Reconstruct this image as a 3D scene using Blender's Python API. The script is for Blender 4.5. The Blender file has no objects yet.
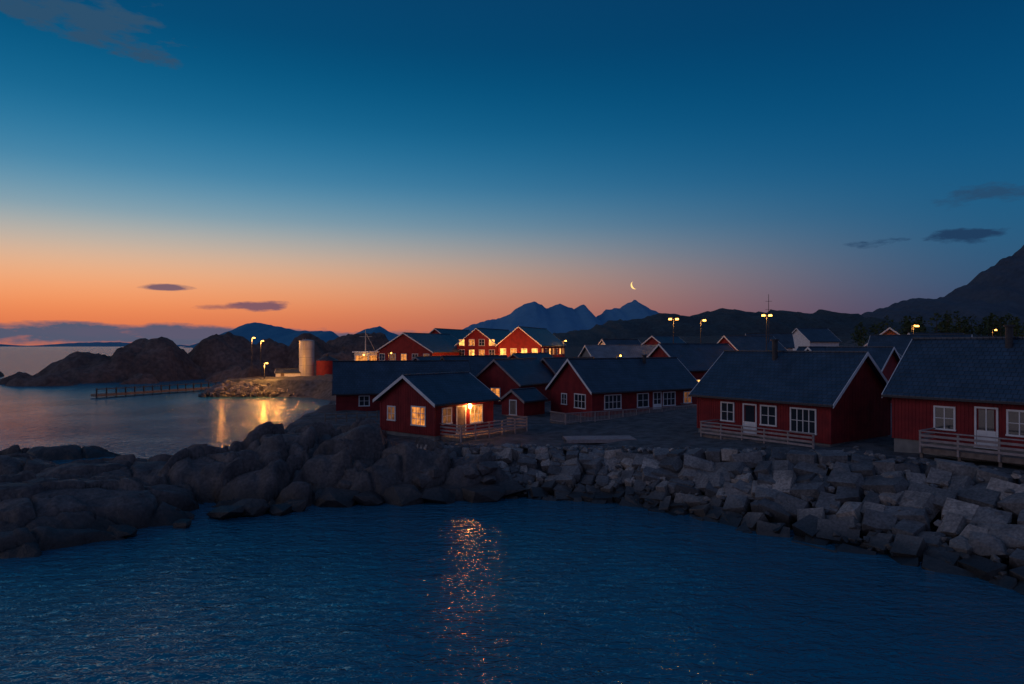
import bpy, bmesh, math, random
import numpy as np
from mathutils import Vector, Matrix, noise
random.seed(7); np.random.seed(7)
S=bpy.context.scene
COL=S.collection

# ------------------------------------------------------------------ materials
def lin(c):
    return tuple(((v/255)/12.92 if v/255<=0.04045 else (((v/255)+0.055)/1.055)**2.4) for v in c)
def newmat(name):
    m=bpy.data.materials.new(name); m.use_nodes=True
    nt=m.node_tree; b=nt.nodes['Principled BSDF']
    return m,nt,b
def N(nt,t,**k):
    n=nt.nodes.new(t)
    for a,v in k.items(): setattr(n,a,v)
    return n
def ramp(nt,fac,stops,interp='LINEAR'):
    r=N(nt,'ShaderNodeValToRGB'); cr=r.color_ramp; cr.interpolation=interp
    while len(cr.elements)<len(stops): cr.elements.new(0.5)
    for e,(p,c) in zip(cr.elements,stops):
        e.position=p; e.color=(c[0],c[1],c[2],1)
    nt.links.new(fac,r.inputs[0]); return r
def noisemat(name,c1,c2,scale=3,rough=0.8,bump=0.3,bscale=None,dist=0.05,metal=0,spec=0.3):
    m,nt,b=newmat(name); L=nt.links
    tc=N(nt,'ShaderNodeTexCoord')
    n=N(nt,'ShaderNodeTexNoise'); n.inputs['Scale'].default_value=scale; n.inputs['Detail'].default_value=6
    L.new(tc.outputs['Object'],n.inputs['Vector'])
    r=ramp(nt,n.outputs['Fac'],[(0.3,c1),(0.7,c2)])
    L.new(r.outputs[0],b.inputs['Base Color'])
    n2=N(nt,'ShaderNodeTexNoise'); n2.inputs['Scale'].default_value=bscale or scale*4; n2.inputs['Detail'].default_value=8
    L.new(tc.outputs['Object'],n2.inputs['Vector'])
    bp=N(nt,'ShaderNodeBump'); bp.inputs['Strength'].default_value=bump; bp.inputs['Distance'].default_value=dist
    L.new(n2.outputs['Fac'],bp.inputs['Height']); L.new(bp.outputs[0],b.inputs['Normal'])
    b.inputs['Roughness'].default_value=rough; b.inputs['Metallic'].default_value=metal
    b.inputs['Specular IOR Level'].default_value=spec
    return m
M={}
M['red']=noisemat('red_painted_cladding',(0.16,0.011,0.016),(0.27,0.021,0.024),1.3,0.7,0.15)
M['orange']=noisemat('orange_lit_cladding',(0.38,0.09,0.03),(0.46,0.12,0.04),1.3,0.7,0.15)  # warm lamplight on the walls is put into this base colour
M['white']=noisemat('white_paint',(0.62,0.62,0.62),(0.78,0.78,0.78),2,0.5,0.05)
M['wood']=noisemat('weathered_timber',(0.13,0.10,0.085),(0.24,0.19,0.16),4,0.8,0.3)
M['railwood']=noisemat('rail_timber',(0.26,0.21,0.20),(0.38,0.32,0.31),4,0.8,0.3)
M['concrete']=noisemat('concrete',(0.16,0.16,0.16),(0.26,0.25,0.24),2,0.9,0.3)
M['gravel']=noisemat('gravel_ground',(0.045,0.05,0.055),(0.13,0.135,0.145),1.2,0.95,0.9,9,0.15)
M['dark']=noisemat('dark_metal',(0.03,0.03,0.035),(0.05,0.05,0.055),4,0.5,0.05)
M['steel']=noisemat('galvanised_steel',(0.3,0.3,0.3),(0.42,0.42,0.42),2,0.45,0.05,metal=0.3)
M['silo']=noisemat('silo_steel',(0.45,0.42,0.38),(0.6,0.57,0.52),0.6,0.45,0.1,metal=0.1)
M['leaf']=noisemat('dark_foliage',(0.03,0.05,0.02),(0.06,0.08,0.03),0.8,0.9,0.2)
M['bark']=noisemat('bark',(0.05,0.04,0.03),(0.08,0.06,0.05),4,0.9,0.2)
# roof: slate/steel tile courses
def roofmat(name,c1,c2):
    m,nt,b=newmat(name); L=nt.links
    tc=N(nt,'ShaderNodeTexCoord'); 
    br=N(nt,'ShaderNodeTexBrick'); br.inputs['Scale'].default_value=1.0
    br.inputs['Brick Width'].default_value=0.33; br.inputs['Row Height'].default_value=0.28
    br.inputs['Mortar Size'].default_value=0.03; br.inputs['Mortar Smooth'].default_value=0.6
    br.inputs['Color1'].default_value=(*c1,1); br.inputs['Color2'].default_value=(*c2,1)
    br.inputs['Mortar'].default_value=(c1[0]*.4,c1[1]*.4,c1[2]*.4,1)
    L.new(tc.outputs['Object'],br.inputs['Vector'])
    n=N(nt,'ShaderNodeTexNoise'); n.inputs['Scale'].default_value=0.7; n.inputs['Detail'].default_value=7
    L.new(tc.outputs['Object'],n.inputs['Vector'])
    mx=N(nt,'ShaderNodeMix',data_type='RGBA',blend_type='MULTIPLY'); mx.inputs[0].default_value=0.8
    r=ramp(nt,n.outputs['Fac'],[(0.3,(0.5,0.5,0.5)),(0.7,(1.3,1.3,1.3))])
    L.new(br.outputs['Color'],mx.inputs[6]); L.new(r.outputs[0],mx.inputs[7])
    L.new(mx.outputs[2],b.inputs['Base Color'])
    bp=N(nt,'ShaderNodeBump'); bp.inputs['Strength'].default_value=0.6; bp.inputs['Distance'].default_value=0.03; bp.invert=True
    L.new(br.outputs['Fac'],bp.inputs['Height']); L.new(bp.outputs[0],b.inputs['Normal'])
    b.inputs['Roughness'].default_value=0.42; b.inputs['Specular IOR Level'].default_value=0.5
    return m
M['roof']=roofmat('slate_roof',(0.025,0.048,0.082),(0.04,0.066,0.105))
M['roof_light']=roofmat('steel_roof',(0.11,0.15,0.20),(0.15,0.19,0.24))
# glass
m,nt,b=newmat('window_glass'); b.inputs['Base Color'].default_value=(0.02,0.03,0.04,1); b.inputs['Roughness'].default_value=0.08; b.inputs['IOR'].default_value=1.7; M['glass']=m
def emit(name,c,s,var=0):
    m,nt,b=newmat(name); b.inputs['Base Color'].default_value=(0.1,0.08,0.05,1)
    b.inputs['Emission Color'].default_value=(*c,1); b.inputs['Emission Strength'].default_value=s
    if var:
        tc=N(nt,'ShaderNodeTexCoord'); n=N(nt,'ShaderNodeTexNoise'); n.inputs['Scale'].default_value=var
        nt.links.new(tc.outputs['Object'],n.inputs['Vector'])
        r=ramp(nt,n.outputs['Fac'],[(0.35,(c[0]*.25,c[1]*.2,c[2]*.15)),(0.62,c)])
        nt.links.new(r.outputs[0],b.inputs['Emission Color'])
    return m
M['lit']=emit('lit_window_warm',(1.0,0.34,0.06),1.0,2.2)
M['litdim']=emit('lit_window_dim',(1.0,0.36,0.09),0.16,2.2)
M['litbright']=emit('lit_window_bright',(1.0,0.48,0.10),2.6,1.2)
M['bulb']=emit('porch_bulb',(1.0,0.42,0.09),170)
M['sodium']=emit('sodium_lamp',(1.0,0.42,0.07),9)
M['moonlit']=emit('moon_surface',(1.0,0.62,0.2),1.5)
# rock
def rockmat(name,ca,cb,wet=True,island=False,scale=0.6,bd=0.12,spk=0.8,bs=5):
    m,nt,b=newmat(name); L=nt.links
    geo=N(nt,'ShaderNodeNewGeometry')
    n=N(nt,'ShaderNodeTexNoise'); n.inputs['Scale'].default_value=scale; n.inputs['Detail'].default_value=9; n.inputs['Roughness'].default_value=0.65
    L.new(geo.outputs['Position'],n.inputs['Vector'])
    r=ramp(nt,n.outputs['Fac'],[(0.28,ca),(0.72,cb)])
    col=r.outputs[0]
    # lichen / stain speckle
    n3=N(nt,'ShaderNodeTexNoise'); n3.inputs['Scale'].default_value=scale*9; n3.inputs['Detail'].default_value=6
    L.new(geo.outputs['Position'],n3.inputs['Vector'])
    r3=ramp(nt,n3.outputs['Fac'],[(0.35,(0.55,0.55,0.55)),(0.65,(1.25,1.22,1.18))])
    mx=N(nt,'ShaderNodeMix',data_type='RGBA',blend_type='MULTIPLY'); mx.inputs[0].default_value=spk
    L.new(col,mx.inputs[6]); L.new(r3.outputs[0],mx.inputs[7]); col=mx.outputs[2]
    if island:
        r4=ramp(nt,geo.outputs['Random Per Island'],[(0.0,(0.42,0.43,0.46)),(0.5,(0.82,0.82,0.84)),(0.8,(1.2,1.1,1.03)),(1.0,(1.9,1.66,1.46))])
        mx=N(nt,'ShaderNodeMix',data_type='RGBA',blend_type='MULTIPLY'); mx.inputs[0].default_value=1
        L.new(col,mx.inputs[6]); L.new(r4.outputs[0],mx.inputs[7]); col=mx.outputs[2]
    if wet:
        sp=N(nt,'ShaderNodeSeparateXYZ'); L.new(geo.outputs['Position'],sp.inputs[0])
        ad=N(nt,'ShaderNodeMath',operation='MULTIPLY_ADD'); L.new(n.outputs['Fac'],ad.inputs[0]); ad.inputs[1].default_value=-1.2; L.new(sp.outputs[2],ad.inputs[2])
        mr=N(nt,'ShaderNodeMapRange'); mr.inputs['From Min'].default_value=-0.25; mr.inputs['From Max'].default_value=0.7
        mr.inputs['To Min'].default_value=0.2; mr.inputs['To Max'].default_value=1
        L.new(ad.outputs[0],mr.inputs['Value'])
        vm=N(nt,'ShaderNodeVectorMath',operation='SCALE'); L.new(col,vm.inputs[0]); L.new(mr.outputs[0],vm.inputs['Scale']); col=vm.outputs[0]
        mr2=N(nt,'ShaderNodeMapRange'); mr2.inputs['From Min'].default_value=-0.25; mr2.inputs['From Max'].default_value=0.5
        mr2.inputs['To Min'].default_value=0.35; mr2.inputs['To Max'].default_value=0.7
        L.new(ad.outputs[0],mr2.inputs['Value']); L.new(mr2.outputs[0],b.inputs['Roughness'])
    else: b.inputs['Roughness'].default_value=0.9
    L.new(col,b.inputs['Base Color'])
    n2=N(nt,'ShaderNodeTexNoise'); n2.inputs['Scale'].default_value=scale*bs; n2.inputs['Detail'].default_value=10; n2.inputs['Roughness'].default_value=0.7
    L.new(geo.outputs['Position'],n2.inputs['Vector'])
    bp=N(nt,'ShaderNodeBump'); bp.inputs['Strength'].default_value=0.8; bp.inputs['Distance'].default_value=bd
    L.new(n2.outputs['Fac'],bp.inputs['Height']); L.new(bp.outputs[0],b.inputs['Normal'])
    return m
M['rock']=rockmat('sea_rock',(0.032,0.032,0.04),(0.165,0.138,0.134),bd=0.15)
M['stone']=rockmat('quarry_stone',(0.10,0.103,0.11),(0.265,0.26,0.262),island=True,scale=0.9,bd=0.07)
M['headland']=rockmat('headland_rock',(0.06,0.045,0.045),(0.19,0.135,0.12),wet=False,scale=0.10,bd=1.2)
M['m_far']=rockmat('far_mountain',(0.07,0.21,0.36),(0.09,0.25,0.41),wet=False,scale=0.002,bd=10,spk=0.15)  # blue aerial haze is painted into the base colour
M['m_head']=rockmat('headland_mountain',(0.04,0.20,0.33),(0.05,0.24,0.38),wet=False,scale=0.004,bd=8,spk=0.15)  # distance haze mixed into the base colour as blue
M['m_right']=rockmat('right_mountain',(0.04,0.065,0.10),(0.075,0.10,0.135),wet=False,scale=0.006,bd=25,spk=0.4)
M['m_hill']=rockmat('dark_hill',(0.025,0.04,0.05),(0.05,0.065,0.075),wet=False,scale=0.03,bd=6)

# ------------------------------------------------------------------ mesh helper
class MB:
    def __init__(s): s.v=[]; s.f=[]
    def box(s,x0,x1,y0,y1,z0,z1):
        i=len(s.v)
        s.v+=[(x0,y0,z0),(x1,y0,z0),(x1,y1,z0),(x0,y1,z0),(x0,y0,z1),(x1,y0,z1),(x1,y1,z1),(x0,y1,z1)]
        s.f+=[(i,i+3,i+2,i+1),(i+4,i+5,i+6,i+7),(i,i+1,i+5,i+4),(i+1,i+2,i+6,i+5),(i+2,i+3,i+7,i+6),(i+3,i,i+4,i+7)]
    def hexa(s,pts):
        i=len(s.v); s.v+=[tuple(p) for p in pts]
        s.f+=[(i,i+3,i+2,i+1),(i+4,i+5,i+6,i+7),(i,i+1,i+5,i+4),(i+1,i+2,i+6,i+5),(i+2,i+3,i+7,i+6),(i+3,i,i+4,i+7)]
    def poly(s,pts):
        i=len(s.v); s.v+=[tuple(p) for p in pts]; s.f.append(tuple(range(i,i+len(pts))))
    def cyl(s,cx,cy,z0,z1,r0,r1=None,n=16):
        r1=r0 if r1 is None else r1
        i=len(s.v)
        for z,r in ((z0,r0),(z1,r1)):
            for k in range(n):
                a=2*math.pi*k/n; s.v.append((cx+r*math.cos(a),cy+r*math.sin(a),z))
        for k in range(n):
            k2=(k+1)%n; s.f.append((i+k,i+k2,i+n+k2,i+n+k))
        s.f.append(tuple(i+k for k in reversed(range(n)))); s.f.append(tuple(i+n+k for k in range(n)))
    def beam(s,p,q,w=0.05):
        p=Vector(p);q=Vector(q); d=(q-p).normalized()
        u=d.cross(Vector((0,0,1)));
        if u.length<1e-3: u=Vector((1,0,0))
        u.normalize(); v=d.cross(u).normalized(); u*=w/2; v*=w/2
        s.hexa([p-u-v,p+u-v,p+u+v,p-u+v,q-u-v,q+u-v,q+u+v,q-u+v])
    def obj(s,name,mat,parent=None,smooth=False,fix=True):
        me=bpy.data.meshes.new(name); me.from_pydata(s.v,[],s.f); me.update()
        if fix:
            bm=bmesh.new(); bm.from_mesh(me); bmesh.ops.recalc_face_normals(bm,faces=bm.faces); bm.to_mesh(me); bm.free()
        if smooth: me.polygons.foreach_set('use_smooth',[True]*len(me.polygons))
        me.materials.append(mat if not isinstance(mat,str) else M[mat])
        o=bpy.data.objects.new(name,me); COL.objects.link(o)
        if parent: o.parent=parent
        return o
def empty(name,loc=(0,0,0),rz=0):
    e=bpy.data.objects.new(name,None); e.location=loc; e.rotation_euler=(0,0,rz); COL.objects.link(e); return e

# ------------------------------------------------------------------ houses
def house(name,org,deg,L,W,z0,h,rise,windows=(),battens=True,roof='roof',wall='red',zb=None,chimney=None,deck=None,trim='white',ov=0.45,og=0.4):
    e=empty(name,(org[0],org[1],z0),math.radians(deg))
    zb=-1.2 if zb is None else zb-z0
    b=MB()
    b.v=[(0,0,0),(L,0,0),(L,W,0),(0,W,0),(0,0,h),(L,0,h),(L,W,h),(0,W,h),(0,W/2,h+rise),(L,W/2,h+rise)]
    b.f=[(0,1,5,4),(2,3,7,6),(0,4,8,7,3),(1,2,6,9,5),(0,3,2,1),(4,5,9,8),(7,8,9,6)]
    b.obj('walls',wall,e)
    f=MB(); f.box(0.06,L-0.06,0.06,W-0.06,zb,-0.003); f.obj('foundation','concrete',e)
    if battens:
        c=MB(); x=0.1
        while x<L-0.05:
            c.box(x-0.025,x+0.025,-0.02,0.01,0.0,h-0.02); x+=0.2
        y=0.1
        while y<W-0.05:
            zt=h+rise*(1-abs(y-W/2)/(W/2))-0.06
            c.box(-0.02,0.01,y-0.025,y+0.025,0.0,zt); c.box(L-0.01,L+0.02,y-0.025,y+0.025,0.0,zt); y+=0.2
        c.obj('cladding_battens',wall,e)
    # roof: two slabs
    sl=rise/(W/2); t=0.16; r=MB()
    ze=h-ov*sl+0.03; zr=h+rise+0.03
    for sgn in (0,1):
        ya=-ov if sgn==0 else W+ov; yr=W/2
        r.hexa([(-og,ya,ze),(L+og,ya,ze),(L+og,yr,zr),(-og,yr,zr),(-og,ya,ze+t),(L+og,ya,ze+t),(L+og,yr,zr+t),(-og,yr,zr+t)])
    r.box(-og,L+og,W/2-0.12,W/2+0.12,zr+t-0.05,zr+t+0.05)
    r.obj('roof',roof,e)
    # barge boards and fascia
    q=MB()
    for xg0,xg1 in ((-og-0.04,-og-0.003),(L+og+0.003,L+og+0.04)):
        for sgn in (0,1):
            ya=-ov if sgn==0 else W+ov; yr=W/2
            q.hexa([(xg0,ya,ze-0.08),(xg1,ya,ze-0.08),(xg1,yr,zr-0.08),(xg0,yr,zr-0.08),(xg0,ya,ze+t+0.02),(xg1,ya,ze+t+0.02),(xg1,yr,zr+t+0.02),(xg0,yr,zr+t+0.02)])
    q.obj('barge_boards',trim,e)
    g=MB()
    g.box(-og,L+og,-ov-0.10,-ov-0.003,ze+0.0,ze+0.11); g.box(-og,L+og,W+ov+0.003,W+ov+0.10,ze+0.0,ze+0.11)
    g.obj('gutters','dark',e)
    # corner boards
    k=MB()
    for cx in (0,L):
        for cy in (0,W):
            sx=-1 if cx==0 else 1; sy=-1 if cy==0 else 1
            xa,xb=sorted((cx-sx*0.11,cx+sx*0.03)); ya,yb=sorted((cy-sy*0.11,cy+sy*0.03))
            k.box(xa,xb,ya,yb,0,h-0.05)
    k.obj('corner_boards',wall,e)
    fr=MB(); gl={}
    def T(side,s,n,z):
        return {'f':(s,-n,z),'l':(-n,s,z),'r':(L+n,s,z),'b':(s,W+n,z)}[side]
    def wb(m,side,s0,s1,n0,n1,za,zb_):
        p=T(side,s0,n0,za); q_=T(side,s1,n1,zb_)
        m.box(min(p[0],q_[0]),max(p[0],q_[0]),min(p[1],q_[1]),max(p[1],q_[1]),za,zb_)
    for wdef in windows:
        side,sc,wd,za,ht,nx,nz,kind=wdef
        s0,s1=sc-wd/2,sc+wd/2; zt=za+ht; fw=0.10
        wb(fr,side,s0-fw,s1+fw,0.0,0.075,zt,zt+fw); wb(fr,side,s0-fw-0.03,s1+fw+0.03,0.0,0.10,za-fw,za)
        wb(fr,side,s0-fw,s0,0.0,0.07,za,zt); wb(fr,side,s1,s1+fw,0.0,0.07,za,zt)
        for i in range(1,nx):
            xx=s0+wd*i/nx; wb(fr,side,xx-0.03,xx+0.03,0.03,0.062,za,zt)
        for i in range(1,nz):
            zz=za+ht*i/nz; wb(fr,side,s0,s1,0.03,0.058,zz-0.02,zz+0.02)
        if kind=='door':
            wb(fr,side,s0+0.02,s1-0.02,0.0,0.05,za+0.02,za+ht*0.42)
            wb(gl.setdefault('glass',MB()),side,s0+0.1,s1-0.1,0.0,0.04,za+ht*0.42,zt-0.05)
        elif kind=='reddoor':
            wb(gl.setdefault('wood',MB()),side,s0,s1,0.0,0.045,za,zt)
        else:
            wb(gl.setdefault(kind,MB()),side,s0,s1,0.0,0.035,za,zt)
    if windows: fr.obj('window_frames','white',e)
    for kk,g_ in gl.items(): g_.obj('panes_'+kk,kk,e)
    if chimney:
        for (cx,cy,chh,cr) in chimney:
            c=MB(); zc=h+rise*(1-abs(cy-W/2)/(W/2)); c.cyl(cx,cy,zc-0.2,zc+chh,cr,n=12); c.cyl(cx,cy,zc+chh,zc+chh+0.12,cr*1.5,n=12)
            c.obj('chimney','dark',e)
    if deck:
        for dk in deck:
            x0,x1,y0,y1,dz,mt,skip,style=dk
            d=MB(); yy=y0
            while yy<y1-0.02:
                d.box(x0,x1,yy,min(yy+0.13,y1),dz-0.05,dz); yy+=0.145
            d.box(x0,x1,y0-0.05,y0-0.004,dz-0.28,dz-0.02)
            d.box(x0-0.05,x0-0.004,y0,y1,dz-0.28,dz-0.02); d.box(x1+0.004,x1+0.05,y0,y1,dz-0.28,dz-0.02)
            n=max(2,int((x1-x0)/1.6)+1)
            posts=[x0+(x1-x0)*i/(n-1) for i in range(n)]
            for px in posts: d.box(px-0.07,px+0.07,y0+0.01,y0+0.15,zb-0.9,dz-0.06)
            d.obj('deck',('wood' if mt!='white' else 'railwood'),e)
            rl=MB()
            for px in posts: rl.box(px-0.05,px+0.05,y0-0.16,y0-0.055,dz-0.28,dz+0.98)
            def rail(xa,xb,ya,yb):
                if style=='boards':
                    for zz in (0.14,0.40,0.66): rl.box(xa,xb,ya,yb,dz+zz,dz+zz+0.13)
                    rl.box(xa-0.03,xb+0.03,ya-0.04,yb+0.04,dz+0.94,dz+1.0)
                else:
                    rl.box(xa,xb,ya,yb,dz+0.12,dz+0.18); rl.box(xa-0.02,xb+0.02,ya-0.04,yb+0.04,dz+0.92,dz+0.99)
                    if xb-xa>yb-ya:
                        q=xa
                        while q<xb: rl.box(q,q+0.05,ya+.005,yb-.005,dz+0.18,dz+0.92); q+=0.17
                    else:
                        q=ya
                        while q<yb: rl.box(xa+.005,xb-.005,q,q+0.05,dz+0.18,dz+0.92); q+=0.17
            rail(x0,x1,y0-0.20,y0-0.165)
            if 'l' not in skip: rail(x0-0.04,x0-0.005,y0,y1)
            if 'r' not in skip: rail(x1+0.005,x1+0.04,y0,y1)
            rl.obj('deck_railing',mt,e)
    return e

# lit cabin with porch
A=house('red_cabin',(-5.9,52),50.8,6.8,6.3,3.05,2.55,1.85,
 [('l',4.9,0.8,0.95,1.0,2,2,'litdim'),('l',1.75,1.45,0.75,1.35,3,3,'lit'),
  ('f',1.3,0.9,0.9,1.1,2,2,'litdim'),('f',2.9,0.9,0.05,2.0,1,1,'reddoor'),('f',4.7,1.3,0.7,1.3,3,2,'lit')],
 deck=[(0.6,8.6,-2.1,-0.03,-0.05,'railwood','',"boards")],zb=1.5)
pb=MB(); pb.cyl(3.7,-0.24,1.93,2.2,0.11,0.08,12); pb.obj('porch_bulb','bulb',A)
pb=MB(); pb.box(3.62,3.78,-0.22,-0.0,2.22,2.30); pb.obj('porch_lamp_bracket','dark',A)
def pl(name,loc,power,col=(1,0.45,0.12),size=0.15,parent=None):
    l=bpy.data.lights.new(name,'POINT'); l.energy=power; l.color=col; l.shadow_soft_size=size
    o=bpy.data.objects.new(name,l); o.location=loc; COL.objects.link(o)
    if parent: o.parent=parent
    return o
pl('porch_light',(3.7,-0.5,2.0),60,(1,0.36,0.07),parent=A)
house('red_cabin',(7.85,67),31.5,14.5,7,2.9,2.65,2.85,
 [('l',1.9,1.7,0.8,1.3,3,2,'glass'),('l',4.6,0.8,1.0,1.0,2,2,'glass'),
  ('f',2.6,2.0,0.75,1.3,4,2,'glass'),('f',6.6,1.4,0.75,1.3,2,2,'glass'),('f',8.6,1.0,0.1,2.0,2,3,'door'),('f',10.3,1.6,0.75,1.3,3,2,'glass'),('f',13,1.0,0.9,1.1,2,2,'litdim')],
 chimney=[(9.5,2.9,0.9,0.2)],deck=[(-5.0,12.0,-2.4,-0.03,-0.1,'railwood','',"pickets")],zb=1.5)
house('red_cabin',(14.3,52.7),-54.4,10.7,7.8,3.6,2.75,3.0,
 [('f',2.8,1.0,0.85,1.25,2,2,'glass'),('f',4.7,0.95,0.05,2.05,1,1,'door'),('f',6.2,1.1,0.85,1.25,2,2,'glass'),('f',8.8,1.7,0.6,1.5,4,2,'glass')],
 chimney=[(4.6,3.2,1.5,0.2)],deck=[(2.0,10.7,-1.9,-0.03,-0.15,'railwood','r',"boards")],zb=2)
house('red_cabin',(23.4,42),-53.1,12,7.6,4.3,2.85,3.1,
 [('f',2.9,0.95,0.85,1.2,2,2,'glass'),('f',5.0,0.95,0.05,2.1,2,1,'door'),('f',6.55,1.0,0.85,1.25,2,2,'glass'),('f',9,1.6,0.8,1.3,3,2,'glass')],
 chimney=[(5.1,3.2,1.3,0.2)],deck=[(2.4,12,-1.9,-0.03,-0.15,'railwood','r',"boards")],zb=2)
# cabins behind
house('red_boathouse',(-19.3,75),14,15,7.5,2.5,2.35,3.1,[('f',3,1,0.8,1,2,2,'glass'),('l',3.7,1,0.8,1,2,2,'glass')],zb=-0.5,trim='dark')
house('red_cabin',(-6.5,84),35,9,7,2.8,2.6,3.0,[('l',3.5,1.2,0.8,1.1,2,2,'glass')],zb=1,trim='dark')
house('red_cabin',(0.8,80),60,10,6.4,2.9,2.6,2.6,[('l',3.2,1.2,0.8,1.1,2,2,'lit')],battens=False,zb=1,trim='railwood')
house('red_cabin',(6.5,88),40,9,6.5,2.9,2.6,2.6,[('l',3.2,1.0,2.2,1.0,2,2,'litdim')],battens=False,zb=1,trim='railwood')
house('red_cabin',(-11.5,104),66,11,7.0,2.9,2.5,2.6,[('l',3.5,1.0,2.3,1.1,2,2,'lit')],battens=False,zb=1,trim='railwood')
house('red_cabin',(3.6,112),60,12,7.5,3,2.9,2.5,[('l',2.2,1.0,1.4,1.2,2,2,'litbright'),('l',4.4,0.9,2.8,1.0,2,2,'lit')],battens=False,zb=1,trim='railwood')
house('tool_shed',(1.2,69),50,3.4,2.9,2.8,1.5,0.95,[('l',1.4,0.8,0.1,1.4,1,1,'reddoor')],zb=1.5,ov=0.25,og=0.25,trim='railwood')
house('red_cabin',(22.5,90),32,13,8,3.2,3.6,3.2,[('l',4,1.6,0.9,1.2,3,2,'litdim'),('l',4,1.2,3.6,1.1,2,2,'litbright'),('f',3,1.4,0.9,1.2,3,2,'litbright'),('f',6,1.4,0.9,1.2,3,2,'lit')],battens=False,zb=1)
house('grey_warehouse',(13,105),10,14,10,3.4,4.0,2.4,[('f',3,1.3,2.3,1.0,2,1,'lit'),('f',9,1.3,2.3,1.0,2,1,'litbright')],battens=False,roof='roof_light',wall='concrete',zb=1)
house('red_cabin',(32,80),-50,10,8,3.6,3.0,3.0,[('f',3,1.2,0.9,1.2,2,2,'glass')],battens=False,zb=1)
house('red_cabin',(36,76),15,11,8,3.6,3.1,2.9,[('f',3,1.2,0.9,1.2,2,2,'lit')],battens=False,zb=1)
house('red_cabin',(52,100),-40,12,8,4,4.0,3.3,[('f',3,1.2,0.9,1.2,2,2,'lit')],battens=False,zb=1)
house('orange_lit_house',(63.5,106),62,10,8.5,4,5.2,3.4,[('l',2,1.2,3.0,1.2,2,2,'lit'),('l',5.5,1.2,4.0,1.2,2,2,'litbright'),('l',3.6,1.2,5.4,1.1,2,2,'litbright')],battens=False,wall='orange',zb=1)  # wall colour includes the orange light falling on the house
house('red_cabin',(40,118),30,12,8,4,4.2,3.3,[('f',4,1.4,2.4,1.2,2,2,'lit'),('l',4,1.2,4.2,1.1,2,2,'lit')],battens=False,zb=1)
house('white_house',(72,165),20,9,8,6,5,3,[('f',3,1.2,2.0,1.2,2,2,'lit')],battens=False,wall='white',zb=1)
house('white_house',(20,135),25,8,7,4,4.4,2.6,[('f',3,1.2,2.0,1.2,2,2,'lit'),('l',3,1.0,2.6,1.0,2,2,'lit')],battens=False,wall='white',zb=1)
house('white_house',(52,150),-15,9,7,5,4.6,2.8,[('f',3,1.2,2.6,1.2,2,2,'litbright'),('f',6,1.0,2.6,1.2,2,2,'lit')],battens=False,wall='white',zb=1)
house('red_cabin',(76,125),10,11,8,4.5,4.4,3.2,[('f',3,1.2,1.2,1.2,2,2,'lit')],battens=False,zb=1)
house('red_cabin',(30,128),50,10,8,4,4.6,3.0,[('l',3,1.2,2.8,1.2,2,2,'lit'),('l',5.5,1.2,2.8,1.2,2,2,'litbright')],battens=False,zb=1)
# big quay houses
def rows(side,W,n,zs,kinds,w=1.2,h=1.3):
    r=[]
    for zi,z in enumerate(zs):
        for i in range(n):
            r.append((side,W*(i+0.5)/n,w,z,h,2,2,kinds[(i+zi*2)%len(kinds)]))
    return r
house('quay_house',(-16.4,140),70,22,13,3,5.6,3.8,rows('l',13,5,(1.0,3.8),('glass','lit','litdim')),battens=False,zb=0)
house('quay_house',(-13.5,165),72,22,11,3,6.7,4.2,rows('l',11,4,(1.0,3.8,6.0),('glass','lit','glass')),battens=False,zb=0)
house('quay_house',(-3.3,150),72,22,9.5,3,7.0,3.6,rows('l',9.5,4,(1.0,4.6,6.9),('lit','litbright','glass')),battens=False,zb=0)
house('quay_house',(6,145),72,22,9.5,3,7.0,3.8,rows('l',9.5,4,(1.0,4.9),('litbright','lit','litbright'))+rows('f',22,7,(4.9,),('lit','glass','litbright')),battens=False,zb=0,wall='red')
for i,(x,y,z,p) in enumerate([(-11,140,8,400),(-4,142,7,1600),(2.5,138,7,1600),(9,141,7,600)]):
    pl('quay_light',(x,y,z),p,(1,0.36,0.05),0.3)

# ------------------------------------------------------------------ village ground
T=[(-16,51),(-6,48.4),(1,48.2),(6.5,46.8),(12.3,43.5),(16.5,41.1),(20,39),(23.5,36),(25.5,32.5),(27.5,28),(30,20)]
Wl=[(-14,45),(-6,44.3),(0.5,44.8),(6.6,43.2),(10.9,39.7),(13.6,36.1),(16.5,33.3),(19.2,30.6),(20.9,27.9),(22.5,24),(25,17)]
poly=T+[(140,5),(420,60),(420,600),(-60,600),(-75,420),(-62,260),(-50,185),(-42,152),(-58,141),(-58,136),(-37,133),(-27,120),(-23,85),(-21,64)]
def sdist(X,Y,P):
    d=np.full(X.shape,1e9); ins=np.zeros(X.shape,bool); n=len(P)
    for i in range(n):
        ax,ay=P[i]; bx,by=P[(i+1)%n]; ex,ey=bx-ax,by-ay
        t=np.clip(((X-ax)*ex+(Y-ay)*ey)/(ex*ex+ey*ey),0,1)
        d=np.minimum(d,np.hypot(X-ax-t*ex,Y-ay-t*ey))
        c=((ay>Y)!=(by>Y))&(X<(bx-ax)*(Y-ay)/((by-ay) if by!=ay else 1e-9)+ax)
        ins^=c
    return np.where(ins,-d,d)
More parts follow.
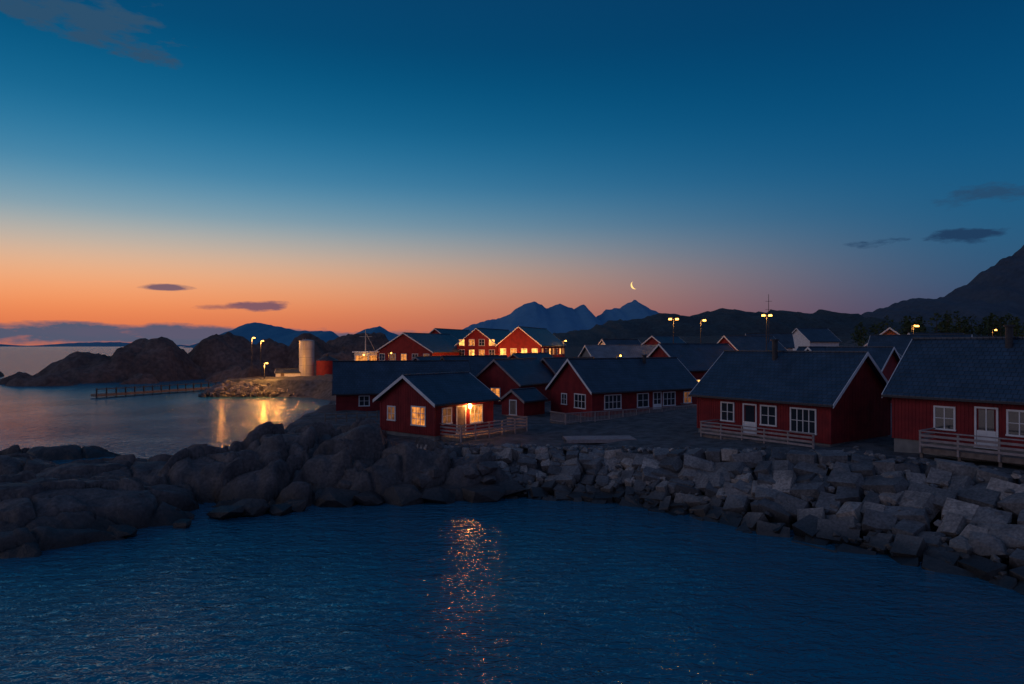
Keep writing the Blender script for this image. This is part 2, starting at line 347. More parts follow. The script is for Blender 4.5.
def gridmesh(name,xs,ys,Zf,mat,zmin=-1.0,smooth=True):
    X,Y=np.meshgrid(xs,ys); Z=Zf(X,Y)
    ny,nx=X.shape
    v=np.stack([X.ravel(),Y.ravel(),Z.ravel()],1)
    idx=np.arange(nx*ny).reshape(ny,nx)
    q=np.stack([idx[:-1,:-1].ravel(),idx[:-1,1:].ravel(),idx[1:,1:].ravel(),idx[1:,:-1].ravel()],1)
    zq=Z.ravel()[q].max(1); q=q[zq>zmin]
    used=np.unique(q); remap=-np.ones(nx*ny,int); remap[used]=np.arange(len(used))
    me=bpy.data.meshes.new(name); me.from_pydata(v[used].tolist(),[],remap[q].tolist()); me.update()
    if smooth: me.polygons.foreach_set('use_smooth',[True]*len(me.polygons))
    me.materials.append(M[mat]); o=bpy.data.objects.new(name,me); COL.objects.link(o); return o
def nz(X,Y,sc,seed=0,oct=4):
    out=np.empty(X.size); xs=X.ravel()*sc; ys=Y.ravel()*sc
    for i in range(X.size): out[i]=noise.fractal(Vector((xs[i],ys[i],seed)),1.0,2.1,oct)
    return out.reshape(X.shape)
def gz(X,Y):
    d=sdist(X,Y,poly)
    g=2.75+0.75*np.clip((X-6)/12,0,1)+np.clip((Y-110)/400,0,1)*5+0.10*np.sin(X*1.3)*np.sin(Y*1.1)
    g=g+np.clip((X-78)/30,0,1)*np.clip((Y-128)/40,0,1)*8
    t=np.clip(1-d/3.6,-0.6,1); 
    return np.where(d<=0,g,g*t-0.6)
gridmesh('ground',np.arange(-80,110,0.8),np.arange(8,210,0.8),gz,'gravel',zmin=-1.5)
def gz2(X,Y):
    return np.where(sdist(X,Y,poly)<0,gz(X,Y)-0.02,-3)
gridmesh('ground_inland',np.concatenate([np.arange(-90,105,12.),np.arange(108,430,12.)]),np.arange(200,600,12.),gz2,'m_hill',zmin=-2.5)
gridmesh('ground_roadside',np.arange(108,430,8.),np.arange(5,215,8.),gz2,'m_hill',zmin=-2.5)

# ------------------------------------------------------------------ boulder builder
def rock_pts(rx,ry,rz,n=18,box=0.55):
    P=[]
    for _ in range(n):
        d=Vector((random.gauss(0,1),random.gauss(0,1),random.gauss(0,1))).normalized()
        m=max(abs(d.x),abs(d.y),abs(d.z)); k=(1/m)*box+(1-box); k*=random.uniform(0.82,1.0)
        P.append(Vector((d.x*rx*k,d.y*ry*k,d.z*rz*k)))
    return P
def slab_pts(rx,ry,rz):
    P=[]
    lo=random.choice([.5,.6,.7])
    for sx in (-1,1):
        for sy in (-1,1):
            for sz in (-1,1):
                P.append(Vector((sx*rx*random.uniform(lo,.97),sy*ry*random.uniform(lo,.97),sz*rz*random.uniform(lo,.97))))
    for _ in range(10):
        d=Vector((random.gauss(0,1),random.gauss(0,1),random.gauss(0,1))).normalized(); m=max(abs(d.x),abs(d.y),abs(d.z))
        k=random.uniform(.85,1.05)/(m*.55+.45); P.append(Vector((d.x*rx*k,d.y*ry*k,d.z*rz*k)))
    return P
def rocks_object(name,specs,mat,bev=0.05,seg=2,n=18,slab=False):
    bm=bmesh.new()
    for (x,y,z,rx,ry,rz,rot) in specs:
        R=Matrix.Rotation(rot[2],3,'Z')@Matrix.Rotation(rot[0],3,'X')@Matrix.Rotation(rot[1],3,'Y')
        pp=slab_pts(rx,ry,rz) if slab else rock_pts(rx,ry,rz,n)
        vs=[bm.verts.new(R@p+Vector((x,y,z))) for p in pp]
        r=bmesh.ops.convex_hull(bm,input=vs)
        bad=[g for g in set(r['geom_interior']+r['geom_unused']) if isinstance(g,bmesh.types.BMVert) and g.is_valid]
        if bad: bmesh.ops.delete(bm,geom=bad,context='VERTS')
    bmesh.ops.dissolve_limit(bm,angle_limit=math.radians(9),verts=bm.verts,edges=bm.edges)
    me=bpy.data.meshes.new(name); bm.to_mesh(me); bm.free()
    me.materials.append(M[mat]); o=bpy.data.objects.new(name,me); COL.objects.link(o)
    md=o.modifiers.new('bevel','BEVEL'); md.width=bev; md.segments=seg; md.limit_method='ANGLE'; md.angle_limit=math.radians(15)
    return o
def seg_at(s,P,Q):
    n=len(P)-1; f=s*n; i=min(int(f),n-1); k=f-i
    return ((P[i][0]+(P[i+1][0]-P[i][0])*k,P[i][1]+(P[i+1][1]-P[i][1])*k),(Q[i][0]+(Q[i+1][0]-Q[i][0])*k,Q[i][1]+(Q[i+1][1]-Q[i][1])*k))
specs=[]
rowsN=7
for r in range(-1,rowsN+1):
    t0=r/rowsN; s=0.09+random.uniform(0,.02)
    while s<0.97:
        t=t0+random.uniform(-0.045,0.045)
        a,bq=seg_at(s,Wl,T); a2,b2=seg_at(min(s+0.01,1),Wl,T)
        wx,wy=a[0]+(bq[0]-a[0])*t,a[1]+(bq[1]-a[1])*t
        w2x,w2y=a2[0]+(b2[0]-a2[0])*t,a2[1]+(b2[1]-a2[1])*t
        stp=math.hypot(w2x-wx,w2y-wy)+1e-6; ang=math.atan2(w2y-wy,w2x-wx)
        big=0.84+0.38*min(1,max(0,(wx)/16))
        ln=random.choice([random.uniform(0.34,0.6),random.uniform(0.55,1.12)])*big; ht=random.uniform(0.36,0.56)*big
        g=2.7+0.75*min(1,max(0,(wx-6)/12))
        z=-0.3+(g+0.05)*t+random.uniform(-0.11,0.11)
        tilt=0.5 if r<rowsN else 0.1
        specs.append((wx,wy,z,ln,random.uniform(0.42,0.64)*big,ht,
            (random.uniform(-.34,.34)+tilt,random.uniform(-.28,.28),ang+random.uniform(-.38,.38))))
        s+=0.01*(ln*1.74)/stp
so_=rocks_object('stone_seawall',specs,'stone',0.10,3,slab=True)
# small chinking stones and cobbles along the crest
specs=[]
for _ in range(450):
    s=random.uniform(0.1,0.97); t=random.uniform(0.0,1.05); a,bq=seg_at(s,Wl,T)
    wx,wy=a[0]+(bq[0]-a[0])*t,a[1]+(bq[1]-a[1])*t; g=2.7+0.75*min(1,max(0,(wx-6)/12)); q=random.uniform(0.12,0.28)
    specs.append((wx,wy,-0.05+g*t+random.uniform(0,.15),q*1.3,q,q*0.8,(random.uniform(-.5,.5),random.uniform(-.5,.5),random.uniform(0,6))))
for _ in range(420):
    s=random.uniform(0.1,0.97); a,bq=seg_at(s,Wl,T); t=1.0+abs(random.gauss(0,.18))
    wx,wy=a[0]+(bq[0]-a[0])*t,a[1]+(bq[1]-a[1])*t; g=2.75+0.75*min(1,max(0,(wx-6)/12)); q=random.uniform(0.06,0.24)
    specs.append((wx,wy,g+q*0.2,q*1.3,q,q*0.7,(random.uniform(-.3,.3),random.uniform(-.3,.3),random.uniform(0,6))))
rocks_object('loose_stones',specs,'stone',0.02,1)
# breakwater (lit jetty)
specs=[]
for _ in range(800):
    s=random.random(); x=-60+s*26; t=random.random()
    specs.append((x+random.uniform(-.5,.5),131.5+t*6,-0.3+2.4*min(1,t*1.6)*min(1,(x+62)/5)+random.uniform(-.3,.3),random.uniform(.5,1.2),random.uniform(.5,.9),random.uniform(.4,.7),(random.uniform(-.4,.4),random.uniform(-.4,.4),random.uniform(0,6))))
for _ in range(260):
    s=random.random(); k=random.random()
    x=-34+s*11; y=133-s*14-s*s*30+k*3
    specs.append((x,y,-0.2+2.2*k,random.uniform(.5,1.2),random.uniform(.5,.9),random.uniform(.4,.7),(random.uniform(-.4,.4),random.uniform(-.4,.4),random.uniform(0,6))))
rocks_object('rock_breakwater',specs,'stone',0.05,1)

# ------------------------------------------------------------------ shore rocks (left foreground)
mounds=[(-27,39,9.5,6.8,18,2.4,3),(-42,40,11,9,0,3.2,2.6),(-26.5,46.5,9,4.4,8,2.2,3),(-38,49,10,5,0,2.2,2.6),(-24,34.0,5.4,2.6,22,1.1,2.4),(-31,31.5,7,3,10,1.3,2),
 (-20.0,46.6,4.2,3.6,20,3.0,4),(-16.0,50.0,5.0,4.8,-10,4.1,4),(-11.2,49.8,4.6,4.0,15,4.1,4),(-7.2,47.2,4.2,3.2,0,3.2,4),(-3.2,46.6,3.8,2.6,0,2.8,4),
 (-16.0,45.0,4.0,2.8,15,2.4,4),(-12,46,3.6,2.6,-10,3.0,4),(-21.5,42.6,3.6,2.4,20,1.6,3),(-12.5,55,6,6,0,3.1,3),(-18.5,56,4,6,20,2.8,3),(-20.5,66,3.5,9,10,2.0,3),
 (-41,60.5,7.5,2.2,8,1.3,2.2),(-50,59,9,3,0,1.4,2.2),(-8.8,44.9,2.8,1.8,10,2.0,4),(-4.2,44.8,2.8,1.6,0,1.7,4),(-13.2,43.7,3.0,1.7,-12,1.5,4),(-17.6,42.3,2.2,1.1,10,0.9,3)]
def rockz(X,Y):
    wx=nz(X,Y,0.2,3)*1.0; wy=nz(X,Y,0.2,9)*1.0
    Z=np.full(X.shape,-2.0)
    for (cx,cy,rx,ry,rot,h,p) in mounds:
        a=math.radians(rot); dx=X+wx-cx; dy=Y+wy-cy
        u=(dx*math.cos(a)+dy*math.sin(a))/rx; v=(-dx*math.sin(a)+dy*math.cos(a))/ry
        r=np.hypot(u,v); z=(h+1.0)*(1-r**p)-1.0
        z=np.where(r>1,-1.0-(r-1)*3,z); Z=np.maximum(Z,z)
    out=Z.copy().ravel(); xs=X.ravel(); ys=Y.ravel()
    for i in range(out.size):
        if out[i]<-1.2: continue
        x,y=xs[i],ys[i]
        bl=0.36+0.64*min(1,max(0,(x+24)/6))
        wv=noise.noise(Vector((x*.4,y*.4,5)))*0.9
        px=(x*0.85+y*0.35+wv)*0.27; py=(y*0.9-x*0.3+wv)*0.46
        d,pt=noise.voronoi(Vector((px,py,0.5)))
        hsh=noise.cell(pt[0]*13.7+Vector((3,1,7)))
        e0=(d[1]-d[0]); edge=min(1,e0/0.085)
        off=(hsh-0.5)*1.2 + (pt[0].x-px)*1.7*(hsh-0.5)*2+(pt[0].y-py)*1.2
        off=0.6*math.tanh(off/0.6)
        tot=off*bl-(1-edge)**1.4*(0.6*bl+0.38)+min(0.3,e0)*0.35*bl
        px2=(x*0.9-y*0.3+wv*.5)*0.55+9; py2=(y*0.9+x*0.25)*0.8
        d2,pt2=noise.voronoi(Vector((px2,py2,2.5)))
        h2=noise.cell(pt2[0]*7.7+Vector((1,5,2))); ed2=min(1,(d2[1]-d2[0])/0.08)
        k2=0.3+0.6*bl
        tot+=(h2-0.5)*0.28*k2-(1-ed2)**2*0.28*k2*(1 if h2>0.45 else 0.1)
        out[i]+=tot+noise.fractal(Vector((x*.8,y*.8,2)),1,2,3)*0.09
    return out.reshape(X.shape)
gridmesh('shore_rock',np.arange(-62,0.6,0.13),np.arange(28,78,0.13),rockz,'rock',zmin=-0.6)
specs=[]
for (x,y,r) in [(-19.8,38.8,.8),(-18.9,39.2,.5),(-16.6,39.8,.8),(-15.8,40.6,1.0),(-13.9,40.6,.6),(-20.5,35.6,.6),(-11.0,42.9,1.0),(-7.0,43.4,1.1),(-5.0,43.8,1.0),(-2.0,44.3,1.1),(-0.6,45.4,1.2),(-9.0,43.2,.8),(-18.2,37.6,.4),(-13.2,41.6,.7)]:
    specs.append((x,y,0.0+r*0.28,r*1.5,r*1.05,r*0.65,(random.uniform(-.2,.3),random.uniform(-.15,.15),random.uniform(-.5,.6))))
for _ in range(16):
    x=random.uniform(-13,-1); y=44.3+random.uniform(0,1.5); r=random.uniform(.4,.8); 
    specs.append((x,y,0.3+(y-44)*0.9,r*1.3,r,r*.75,(random.uniform(-.3,.3),random.uniform(-.3,.3),random.uniform(0,6))))
ob=rocks_object('shore_boulders',specs,'rock',0.16,3,n=22)

# headland rocks mid distance
hm=[(-119,190,16,13,0,8.0,2),(-105,197,18,15,0,13,2),(-131,180,7,5,0,2.5,2),(-88,215,15,14,0,13,2),(-78,222,10,12,0,12.5,2),(-66,226,14,12,0,14,2.2),(-52,235,20,16,0,14.5,2.2),(-30,245,20,16,0,12,2.2),
    (-118,172,12,4,0,3,2),(-52,200,14,8,0,8,2.5),(-163,215,5,4,0,1.8,2),(-95,178,10,4,0,2.5,2),(-75,190,12,6,0,4.5,2)]
def headz(X,Y):
    wx=nz(X,Y,0.05,3)*6; wy=nz(X,Y,0.05,9)*6
    Z=np.full(X.shape,-3.0)
    for (cx,cy,rx,ry,rot,h,p) in hm:
        u=(X+wx-cx)/rx; v=(Y+wy-cy)/ry; r=np.hypot(u,v); z=(h+2)*(1-r**p)-2; Z=np.maximum(Z,np.where(r>1,-3,z))
    rid=np.abs(nz(X,Y,0.11,4,5)); rid2=np.abs(nz(X*1.0,Y*0.6,0.3,8,4)); return Z+nz(X,Y,0.06,1,5)*2.0-rid*3.0-rid2*1.0+0.5
gridmesh('headland',np.arange(-215,0,0.8),np.arange(160,265,0.8),headz,'headland',zmin=-1.0)

# ------------------------------------------------------------------ mountains
F=683.0
def ridge(name,prof,d,depth,mat,step=3,rough=1.0,seed=1,rows_=14,relief=0.16):
    xs=[p[0] for p in prof]; n=int((xs[-1]-xs[0])/step)+1
    P=np.linspace(xs[0],xs[-1],n); Hh=np.interp(P,xs,[p[1] for p in prof])
    V=[];Fc=[]
    tot=rows_+4
    for j in range(tot):
        t=j/(rows_) ; 
        for i in range(n):
            x=(P[i]-512)/F*d; crest=10+(345-Hh[i])/F*d
            crest+=noise.fractal(Vector((P[i]*0.13,seed,0)),0.9,2.2,5)*rough*d/F
            if t<=1:
                y=d-depth*(1-t); k=t**1.15
                z=crest*k+noise.ridged_multi_fractal(Vector((x/depth*5,y/depth*5,seed)),1,2,5,1,2)*crest*relief*math.sin(math.pi*t)-5*(1-t)
            else:
                y=d+depth*(t-1)*1.2; z=crest*(1-(t-1)*2.2)
            V.append((x,y,z))
    for j in range(tot-1):
        for i in range(n-1):
            a=j*n+i; Fc.append((a,a+1,a+n+1,a+n))
    me=bpy.data.meshes.new(name); me.from_pydata(V,[],Fc); me.update(); me.polygons.foreach_set('use_smooth',[True]*len(me.polygons))
    me.materials.append(M[mat]); o=bpy.data.objects.new(name,me); COL.objects.link(o); return o
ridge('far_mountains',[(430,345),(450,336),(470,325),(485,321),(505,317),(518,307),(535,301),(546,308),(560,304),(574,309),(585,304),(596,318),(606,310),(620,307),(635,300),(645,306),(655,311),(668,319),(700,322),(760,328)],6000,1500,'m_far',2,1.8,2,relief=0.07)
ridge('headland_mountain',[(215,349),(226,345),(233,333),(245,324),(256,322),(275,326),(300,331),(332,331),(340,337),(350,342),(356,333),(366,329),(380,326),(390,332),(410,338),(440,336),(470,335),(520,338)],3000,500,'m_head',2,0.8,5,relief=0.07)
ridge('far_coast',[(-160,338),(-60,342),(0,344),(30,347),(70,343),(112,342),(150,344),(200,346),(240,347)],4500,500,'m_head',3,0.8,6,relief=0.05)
ridge('right_mountain',[(820,334),(850,322),(866,314),(880,309),(902,301),(920,298),(932,299),(945,296),(960,287),(972,282),(980,274),(1000,261),(1012,255),(1024,246),(1080,215),(1150,225),(1250,290),(1400,320)],2500,900,'m_right',3,3.0,8)
ridge('dark_hills',[(440,345),(520,340),(556,333),(590,329),(608,321),(640,319),(660,313),(690,316),(722,308),(750,313),(782,310),(800,316),(822,310),(850,317),(872,322),(920,328),(1100,326),(1300,320)],900,300,'m_hill',3,2.6,11)

# ------------------------------------------------------------------ trees on the right (distant mass)
tm=MB(); lm_v=[]; lm_f=[]
def gz1(x,y):
    return 3.5+min(1,max(0,(y-110)/400))*5+min(1,max(0,(x-78)/30))*min(1,max(0,(y-128)/40))*8
for _ in range(190):
    x=random.uniform(70,190); y=random.uniform(135,205)
    if x/y<0.50: continue
    base=gz1(x,y)-0.5; hgt=random.uniform(3.5,7.5)
    tm.cyl(x,y,base-2,base+hgt*0.8,0.18,0.05,6)
    for k in range(90):
        a=random.uniform(0,6.283); tt=random.uniform(0.15,1.0); rr=hgt*0.38*math.sin(math.pi*min(1,tt*0.85+0.12))*random.uniform(0.3,1.1)
        c=Vector((x+rr*math.cos(a),y+rr*math.sin(a),base+hgt*tt)); s=random.uniform(0.25,0.55)
        i=len(lm_v)
        for q in range(4):
            lm_v.append(tuple(c+Vector((random.uniform(-s,s),random.uniform(-s,s),random.uniform(-s,s)))))
        lm_f+= [(i,i+1,i+2),(i,i+2,i+3)]
tw=empty('woodland'); tm.obj('trunks','bark',tw,fix=False)
lf=MB(); lf.v=lm_v; lf.f=lm_f; lf.obj('foliage','leaf',tw,fix=False)

# ------------------------------------------------------------------ street lamps
def street_lamp(x,y,zg,hh,power=500,double=False,r=0.22):
    e=empty('street_lamp',(x,y,zg)); p=MB(); p.cyl(0,0,-1,hh,0.09,0.05,10)
    for sx in ((-1,1) if double else (1,)):
        p.beam((0,0,hh-0.05),(sx*0.55,-0.2,hh+0.1),0.06); p.box(sx*0.55-0.25,sx*0.55+0.25,-0.3,-0.1,hh+0.09,hh+0.2)
    p.obj('pole','dark',e)
    q=MB()
    for sx in ((-1,1) if double else (1,)): q.cyl(sx*0.55,-0.2,hh-0.16,hh+0.085,r,r*0.8,12)
    q.obj('lamp_lens','sodium',e)
    pl('lamp_light',(0.3,-0.25,hh-0.5),power,(1,0.40,0.08),0.25,e)
street_lamp(26,110,3,11.2,400,True,0.28); street_lamp(30.4,110,3,11.0,400,False,0.28); street_lamp(41,110,3.2,11.6,400,True,0.3)
street_lamp(67,114,3.2,10,300,False,0.3); street_lamp(-64,168,1.8,10,1800,False,0.35); street_lamp(-60,163,1.8,9.2,1800,False,0.3)
street_lamp(-49.5,136.5,1.8,4.6,2200,False,0.25)
street_lamp(82,140,5,9,250,False,0.25); street_lamp(12,160,3,8,300,False,0.25); street_lamp(-23.5,130,2.5,6.0,150,False,0.12)
street_lamp(62.5,98,3.5,7.4,900,False,0.16); street_lamp(95,135,6,7,200,False,0.2); street_lamp(15,98,3,5.5,120,False,0.12)

# antenna mast
mt=MB(); mt.cyl(47,125,3,19.3,0.12,0.04,8); 
for zz in (15,16.5,18): mt.beam((46.4,125,zz),(47.6,125,zz),0.05)
mt.obj('antenna_mast','dark')

# silo, tank, shed on the jetty
e=empty('steel_silo',(-47.5,158,1.8)); b=MB(); b.cyl(0,0,-1,9.2,1.7,n=40)
b.obj('shell','silo',e,smooth=False); b=MB()
for zz in (1.5,3.4,5.3,7.2,9.0): b.cyl(0,0,zz,zz+0.12,1.76,n=40)
b.cyl(0,0,9.2,9.5,1.72,0.4,40); b.obj('hoops_and_cap','steel',e)
b=MB()
for i in range(24): b.box(-0.25,0.25,-1.95,-1.9,0.3+i*0.38,0.34+i*0.38)
b.box(-0.28,-0.24,-1.96,-1.9,0,9.8); b.box(0.24,0.28,-1.96,-1.9,0,9.8); b.obj('ladder','steel',e)
e=empty('red_storage_tank',(-42.7,158,1.8)); b=MB(); b.cyl(0,0,-1,4.6,2.5,n=32); b.obj('shell','red',e)
b=MB(); b.cyl(0,0,4.6,5.7,2.6,0.3,32); b.cyl(0,0,5.7,6.0,0.3,0.3,12); b.obj('conical_roof','dark',e)
house('white_shed',(-54,156),8,5.5,3,1.9,1.7,0.7,[('f',1.5,0.8,0.1,1.5,1,1,'reddoor')],battens=False,wall='white',zb=0,ov=.2,og=.2)
pl('jetty_work_light',(-51,149,6),1900,(1,0.38,0.06),0.3)
pl('jetty_work_light',(-47,129.5,2.5),600,(1,0.36,0.05),0.3)
pl('jetty_work_light',(-55,129.5,2.5),260,(1,0.36,0.05),0.3)

# floating dock
e=empty('floating_dock'); b=MB(); p0=Vector((-79,129,0.25)); p1=Vector((-66.5,152,0.25)); dd=(p1-p0); 
nrm=Vector((-dd.y,dd.x,0)).normalized()*1.0
b.hexa([p0-nrm,p0+nrm,p1+nrm,p1-nrm,p0-nrm+Vector((0,0,.45)),p0+nrm+Vector((0,0,.45)),p1+nrm+Vector((0,0,.45)),p1-nrm+Vector((0,0,.45))])
b.obj('pontoon','wood',e)
b=MB()
for i in range(15):
    c=p0+dd*i/14
    b.beam(c-nrm*0.9-Vector((0,0,.8)),c-nrm*0.9+Vector((0,0,1.6)),0.2)
b.beam(p0-nrm*.9+Vector((0,0,1.4)),p1-nrm*.9+Vector((0,0,1.4)),0.14)
b.obj('posts_and_rail','dark',e)
e=empty('gangway_bridge'); b=MB(); b.beam((-66.5,152,0.9),(-57,156,1.9),0.35); b.beam((-66.5,151.5,1.8),(-57,155.5,2.9),0.08); b.obj('walkway','wood',e)

# fishing boat moored beyond the boathouse
e=empty('fishing_boat',(-27.5,134,0),math.radians(75)); e.scale=(1.35,1.35,1.45); b=MB()
hv=[];n=9
for i in range(n):
    t=i/(n-1); x=-6+12*t
    w=max(0.05,2.0*(1-t**4)); sh=1.5+0.9*t*t
    hv.append([(x,-w,sh),(x,-w*0.6,-0.5),(x,w*0.6,-0.5),(x,w,sh)])
for r in hv: b.v+=r
for i in range(n-1):
    for k in range(3): b.f.append((i*4+k,i*4+k+1,i*4+k+5,i*4+k+4))
    b.f.append((i*4+3,i*4,i*4+4,i*4+7))
b.f.append((0,1,2,3)); b.obj('hull','dark',e)
b=MB(); b.box(-4,0,-1.3,1.3,1.5,4.0); b.box(-3.2,-0.6,-1.1,1.1,4.0,5.9); b.box(-3.5,-0.3,-1.3,1.3,5.9,6.05); b.obj('wheelhouse','white',e)
b=MB(); b.box(-3.23,-3.2,-0.9,0.9,4.8,5.5); b.box(-3.0,-0.8,-1.13,-1.1,4.8,5.5); b.obj('wheelhouse_windows','lit',e)
b=MB(); b.cyl(-2,0,6,9.0,0.1,0.05,8); b.beam((-2,0,8.6),(3.5,0,4),0.07); b.beam((-2,-1,8.0),(-2,1,8.0),0.06); b.obj('mast_and_boom','steel',e)
b=MB(); b.cyl(-3.7,-0.6,5.5,5.7,0.1,0.1,8); b.obj('boat_fill_lamp','sodium',e); pl('boat_fill_light',(-6,-0.6,6.0),110,(1,0.5,0.15),0.2,e)  # lamp and point light added to brighten the boat

# timber platform, gangway rail by the cabin
e=empty('timber_platform',(6.6,50.2,2.95),math.radians(4)); b=MB()
for i in range(14): b.box(-2.6,2.6,i*0.15,i*0.15+0.13,0.05,0.11)
b.box(-2.6,2.6,0,0.1,-0.15,0.05); b.box(-2.6,2.6,1.95,2.05,-0.15,0.05); b.obj('planks','railwood',e)
e=empty('walkway_railing',(-17.5,64,2.6),math.radians(28)); b=MB()
for i in range(6): b.box(i*1.0-0.05,i*1.0+0.05,-0.05,0.05,-1.2,1.0)
b.box(0,5,-0.07,-0.052,0.4,0.5); b.box(0,5,-0.07,-0.052,0.8,0.9); b.box(0,5,0.06,1.2,-0.1,0.0); b.obj('rails','wood',e)

# ------------------------------------------------------------------ moon
b=MB(); d=9000; mx=(635-512)/F*d; mz=10+(345-285)/F*d; R=55; K=24
th=math.radians(205)
out=[];inn=[]
for i in range(K+1):
    a=-math.pi/2+math.pi*i/K
    ox,oz=R*math.cos(a),R*math.sin(a); ix,iz=R*0.62*math.cos(a),R*math.sin(a)
    for lst,(u,v) in ((out,(ox,oz)),(inn,(ix,iz))):
        lst.append((mx+u*math.cos(th)-v*math.sin(th),d,mz+u*math.sin(th)+v*math.cos(th)))
b.v=out+inn
for i in range(K): b.f.append((i,i+1,K+1+i+1,K+1+i))
b.obj('crescent_moon','moonlit',fix=False)

# ------------------------------------------------------------------ water (sheltered bay near, open fjord beyond)
m,nt,bs=newmat('sea_water'); L=nt.links
bs.inputs['Base Color'].default_value=(0.004,0.11,0.185,1); bs.inputs['IOR'].default_value=1.8
geo=N(nt,'ShaderNodeNewGeometry')
spw=N(nt,'ShaderNodeSeparateXYZ'); L.new(geo.outputs['Position'],spw.inputs[0])
opn=N(nt,'ShaderNodeMapRange'); opn.inputs['From Min'].default_value=48; opn.inputs['From Max'].default_value=140; L.new(spw.outputs[1],opn.inputs['Value'])
rg=N(nt,'ShaderNodeMapRange'); rg.inputs['To Min'].default_value=0.05; rg.inputs['To Max'].default_value=0.24; L.new(opn.outputs[0],rg.inputs['Value']); L.new(rg.outputs[0],bs.inputs['Roughness'])
mp=N(nt,'ShaderNodeMapping'); mp.inputs['Rotation'].default_value=(0,0,0.5); mp.inputs['Scale'].default_value=(1,1.9,1); L.new(geo.outputs['Position'],mp.inputs['Vector'])
n1=N(nt,'ShaderNodeTexNoise'); n1.inputs['Scale'].default_value=1.3; n1.inputs['Detail'].default_value=3; n1.inputs['Roughness'].default_value=0.65; n1.inputs['Distortion'].default_value=0.7; L.new(mp.outputs[0],n1.inputs['Vector'])
n2=N(nt,'ShaderNodeTexNoise'); n2.inputs['Scale'].default_value=0.42; n2.inputs['Detail'].default_value=2; L.new(mp.outputs[0],n2.inputs['Vector'])
sm=N(nt,'ShaderNodeMath',operation='MULTIPLY_ADD'); L.new(n2.outputs['Fac'],sm.inputs[0]); sm.inputs[1].default_value=1.0; L.new(n1.outputs['Fac'],sm.inputs[2])
n3=N(nt,'ShaderNodeTexNoise'); n3.inputs['Scale'].default_value=0.08; n3.inputs['Detail'].default_value=4; L.new(geo.outputs['Position'],n3.inputs['Vector'])
mr=N(nt,'ShaderNodeMapRange'); mr.inputs['From Min'].default_value=0.35; mr.inputs['From Max'].default_value=0.65; mr.inputs['To Min'].default_value=0.4; mr.inputs['To Max'].default_value=1.0; L.new(n3.outputs['Fac'],mr.inputs['Value'])
dist=N(nt,'ShaderNodeMath',operation='MULTIPLY_ADD'); L.new(opn.outputs[0],dist.inputs[0]); dist.inputs[1].default_value=0.8; dist.inputs[2].default_value=0.22
b1=N(nt,'ShaderNodeBump'); L.new(dist.outputs[0],b1.inputs['Distance']); L.new(mr.outputs[0],b1.inputs['Strength']); L.new(sm.outputs[0],b1.inputs['Height'])
L.new(b1.outputs[0],bs.inputs['Normal'])
w=MB(); w.poly([(-15000,-3000,0),(15000,-3000,0),(15000,15000,0),(-15000,15000,0)]); M['water']=m; w.obj('sea_water','water')

# ------------------------------------------------------------------ world
W_=bpy.data.worlds.new('World'); S.world=W_; W_.use_nodes=True; nt=W_.node_tree; L=nt.links; bg=nt.nodes['Background']
def mth(op,a,b=None,c=None,clamp=False):
    n=N(nt,'ShaderNodeMath',operation=op); n.use_clamp=clamp
    for i,v in enumerate((a,b,c)):
        if v is None: continue
        if isinstance(v,(int,float)): n.inputs[i].default_value=v
        else: L.new(v,n.inputs[i])
    return n.outputs[0]
tc=N(nt,'ShaderNodeTexCoord'); sp=N(nt,'ShaderNodeSeparateXYZ'); L.new(tc.outputs['Generated'],sp.inputs[0])
X,Y,Z=sp.outputs
hl=mth('SQRT',mth('ADD',mth('MULTIPLY',X,X),mth('ADD',mth('MULTIPLY',Y,Y),1e-6)))
a=mth('DIVIDE',mth('ADD',mth('MULTIPLY',X,-0.56),mth('MULTIPLY',Y,0.828)),hl)
zc=mth('MAXIMUM',Z,0.0)
warm=ramp(nt,zc,[(0,lin((205,108,78))),(.03,lin((230,124,78))),(.06,lin((246,152,96))),(.095,lin((238,178,134))),(.13,lin((196,182,166))),(.17,lin((126,162,178))),(.225,lin((58,132,170))),(.30,lin((12,102,146))),(.40,lin((2,70,112))),(.6,lin((14,58,98))),(1.0,lin((50,80,120)))],'B_SPLINE')
cool=ramp(nt,zc,[(0,lin((68,62,88))),(.03,lin((62,70,100))),(.08,lin((52,84,116))),(.15,lin((34,94,132))),(.25,lin((8,84,130))),(.40,lin((0,58,100))),(.6,lin((14,54,92))),(1.0,lin((50,80,120)))],'B_SPLINE')
f=mth('POWER',mth('DIVIDE',mth('SUBTRACT',a,0.3,clamp=True),0.7,clamp=True),2.0)
mx=N(nt,'ShaderNodeMix',data_type='RGBA'); L.new(f,mx.inputs[0]); L.new(cool.outputs[0],mx.inputs[6]); L.new(warm.outputs[0],mx.inputs[7])
bk=mth('MULTIPLY',mth('SUBTRACT',0.1,a,clamp=True),1.4,clamp=True)
backr=ramp(nt,zc,[(0,lin((80,80,110))),(.2,lin((112,108,135))),(.5,lin((80,98,135))),(1.0,lin((50,80,120)))])
mb=N(nt,'ShaderNodeMix',data_type='RGBA'); L.new(bk,mb.inputs[0]); L.new(mx.outputs[2],mb.inputs[6]); L.new(backr.outputs[0],mb.inputs[7])
col=mb.outputs[2]
az=mth('ARCTAN2',X,Y)
ns=N(nt,'ShaderNodeTexNoise'); ns.inputs['Scale'].default_value=11; ns.inputs['Detail'].default_value=8; ns.inputs['Roughness'].default_value=0.62
mpp=N(nt,'ShaderNodeMapping'); mpp.inputs['Scale'].default_value=(1,1,3.5); L.new(tc.outputs['Generated'],mpp.inputs['Vector']); L.new(mpp.outputs[0],ns.inputs['Vector'])
nn=mth('SUBTRACT',ns.outputs['Fac'],0.5)
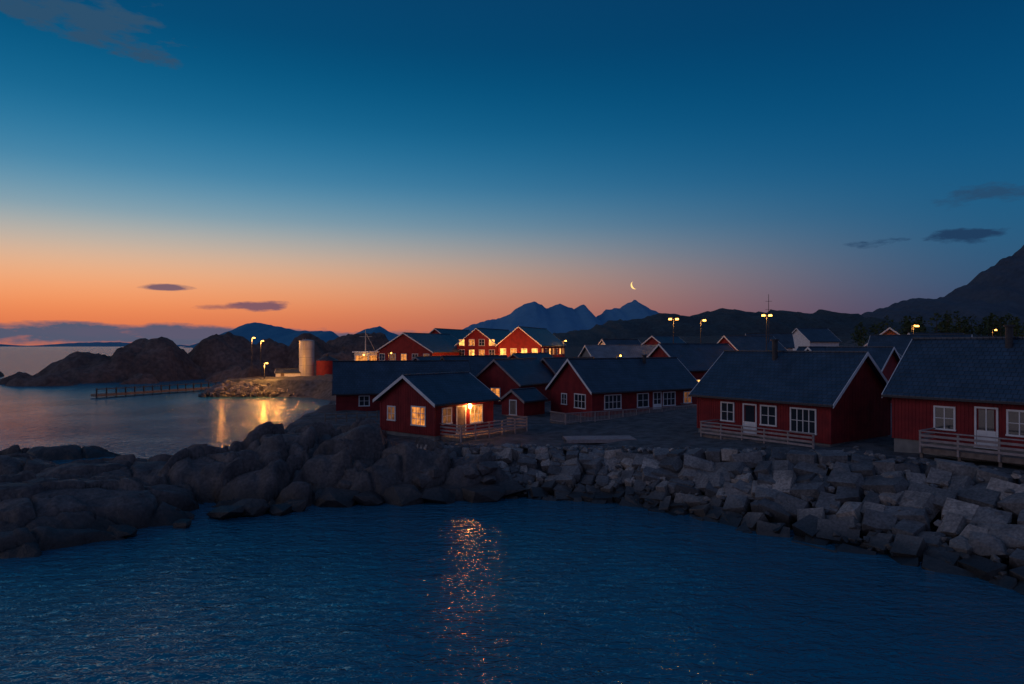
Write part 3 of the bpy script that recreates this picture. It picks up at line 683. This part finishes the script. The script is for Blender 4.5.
def azel(px,py):
    l=math.sqrt(F*F+(px-512)**2+(345-py)**2); return math.atan((px-512)/F),(345-py)/l
def cloud(col,px,py,wpx,hpx,c,op,amp=4.5,tilt=0.0):
    a0,e0=azel(px,py); 
    dx=mth('SUBTRACT',az,a0); dz=mth('SUBTRACT',mth('SUBTRACT',Z,e0),mth('MULTIPLY',dx,tilt))
    u=mth('DIVIDE',dx,wpx/F); v=mth('DIVIDE',dz,hpx/F)
    r=mth('ADD',mth('ADD',mth('MULTIPLY',u,u),mth('MULTIPLY',v,v)),mth('MULTIPLY',nn,amp))
    m_=mth('MULTIPLY',mth('SUBTRACT',1.0,r,clamp=True),op,clamp=True)
    x=N(nt,'ShaderNodeMix',data_type='RGBA'); L.new(m_,x.inputs[0]); L.new(col,x.inputs[6]); x.inputs[7].default_value=(*lin(c),1); return x.outputs[2]
col=cloud(col,168,287,24,3,(125,95,105),1.1,5.0)
col=cloud(col,262,306,34,5,(130,90,100),1.1,7)
col=cloud(col,215,307,22,3,(155,98,95),0.8,6)
col=cloud(col,80,8,80,20,(44,80,110),1.0,10,-0.12)
col=cloud(col,0,334,330,11,(84,88,110),1.5,3.0)
col=cloud(col,200,333,150,6,(92,88,110),1.2,3.0)
col=cloud(col,990,192,38,12,(40,68,98),0.7,8)
col=cloud(col,960,238,45,6,(30,56,88),0.9,9)
col=cloud(col,880,242,35,5,(34,62,94),0.9,9)
L.new(col,bg.inputs['Color']); bg.inputs['Strength'].default_value=1.0

# after-glow: weak, very soft sun lamp from the twilight side
sl=bpy.data.lights.new('sun','SUN'); sl.energy=0.24; sl.angle=math.radians(40); sl.color=(1,0.76,0.74)
so=bpy.data.objects.new('sun',sl); COL.objects.link(so); so.rotation_euler=Vector((-0.9,-0.25,0.32)).to_track_quat('Z','Y').to_euler()

cam=bpy.data.cameras.new('camera'); cam.lens=24; cam.sensor_width=36; cam.clip_end=30000; cam.clip_start=0.5
co=bpy.data.objects.new('camera',cam); COL.objects.link(co); co.location=(0,0,10); co.rotation_euler=(math.radians(90.25),0,0); S.camera=co
S.view_settings.view_transform='Standard'; S.view_settings.look='None'; S.view_settings.exposure=0
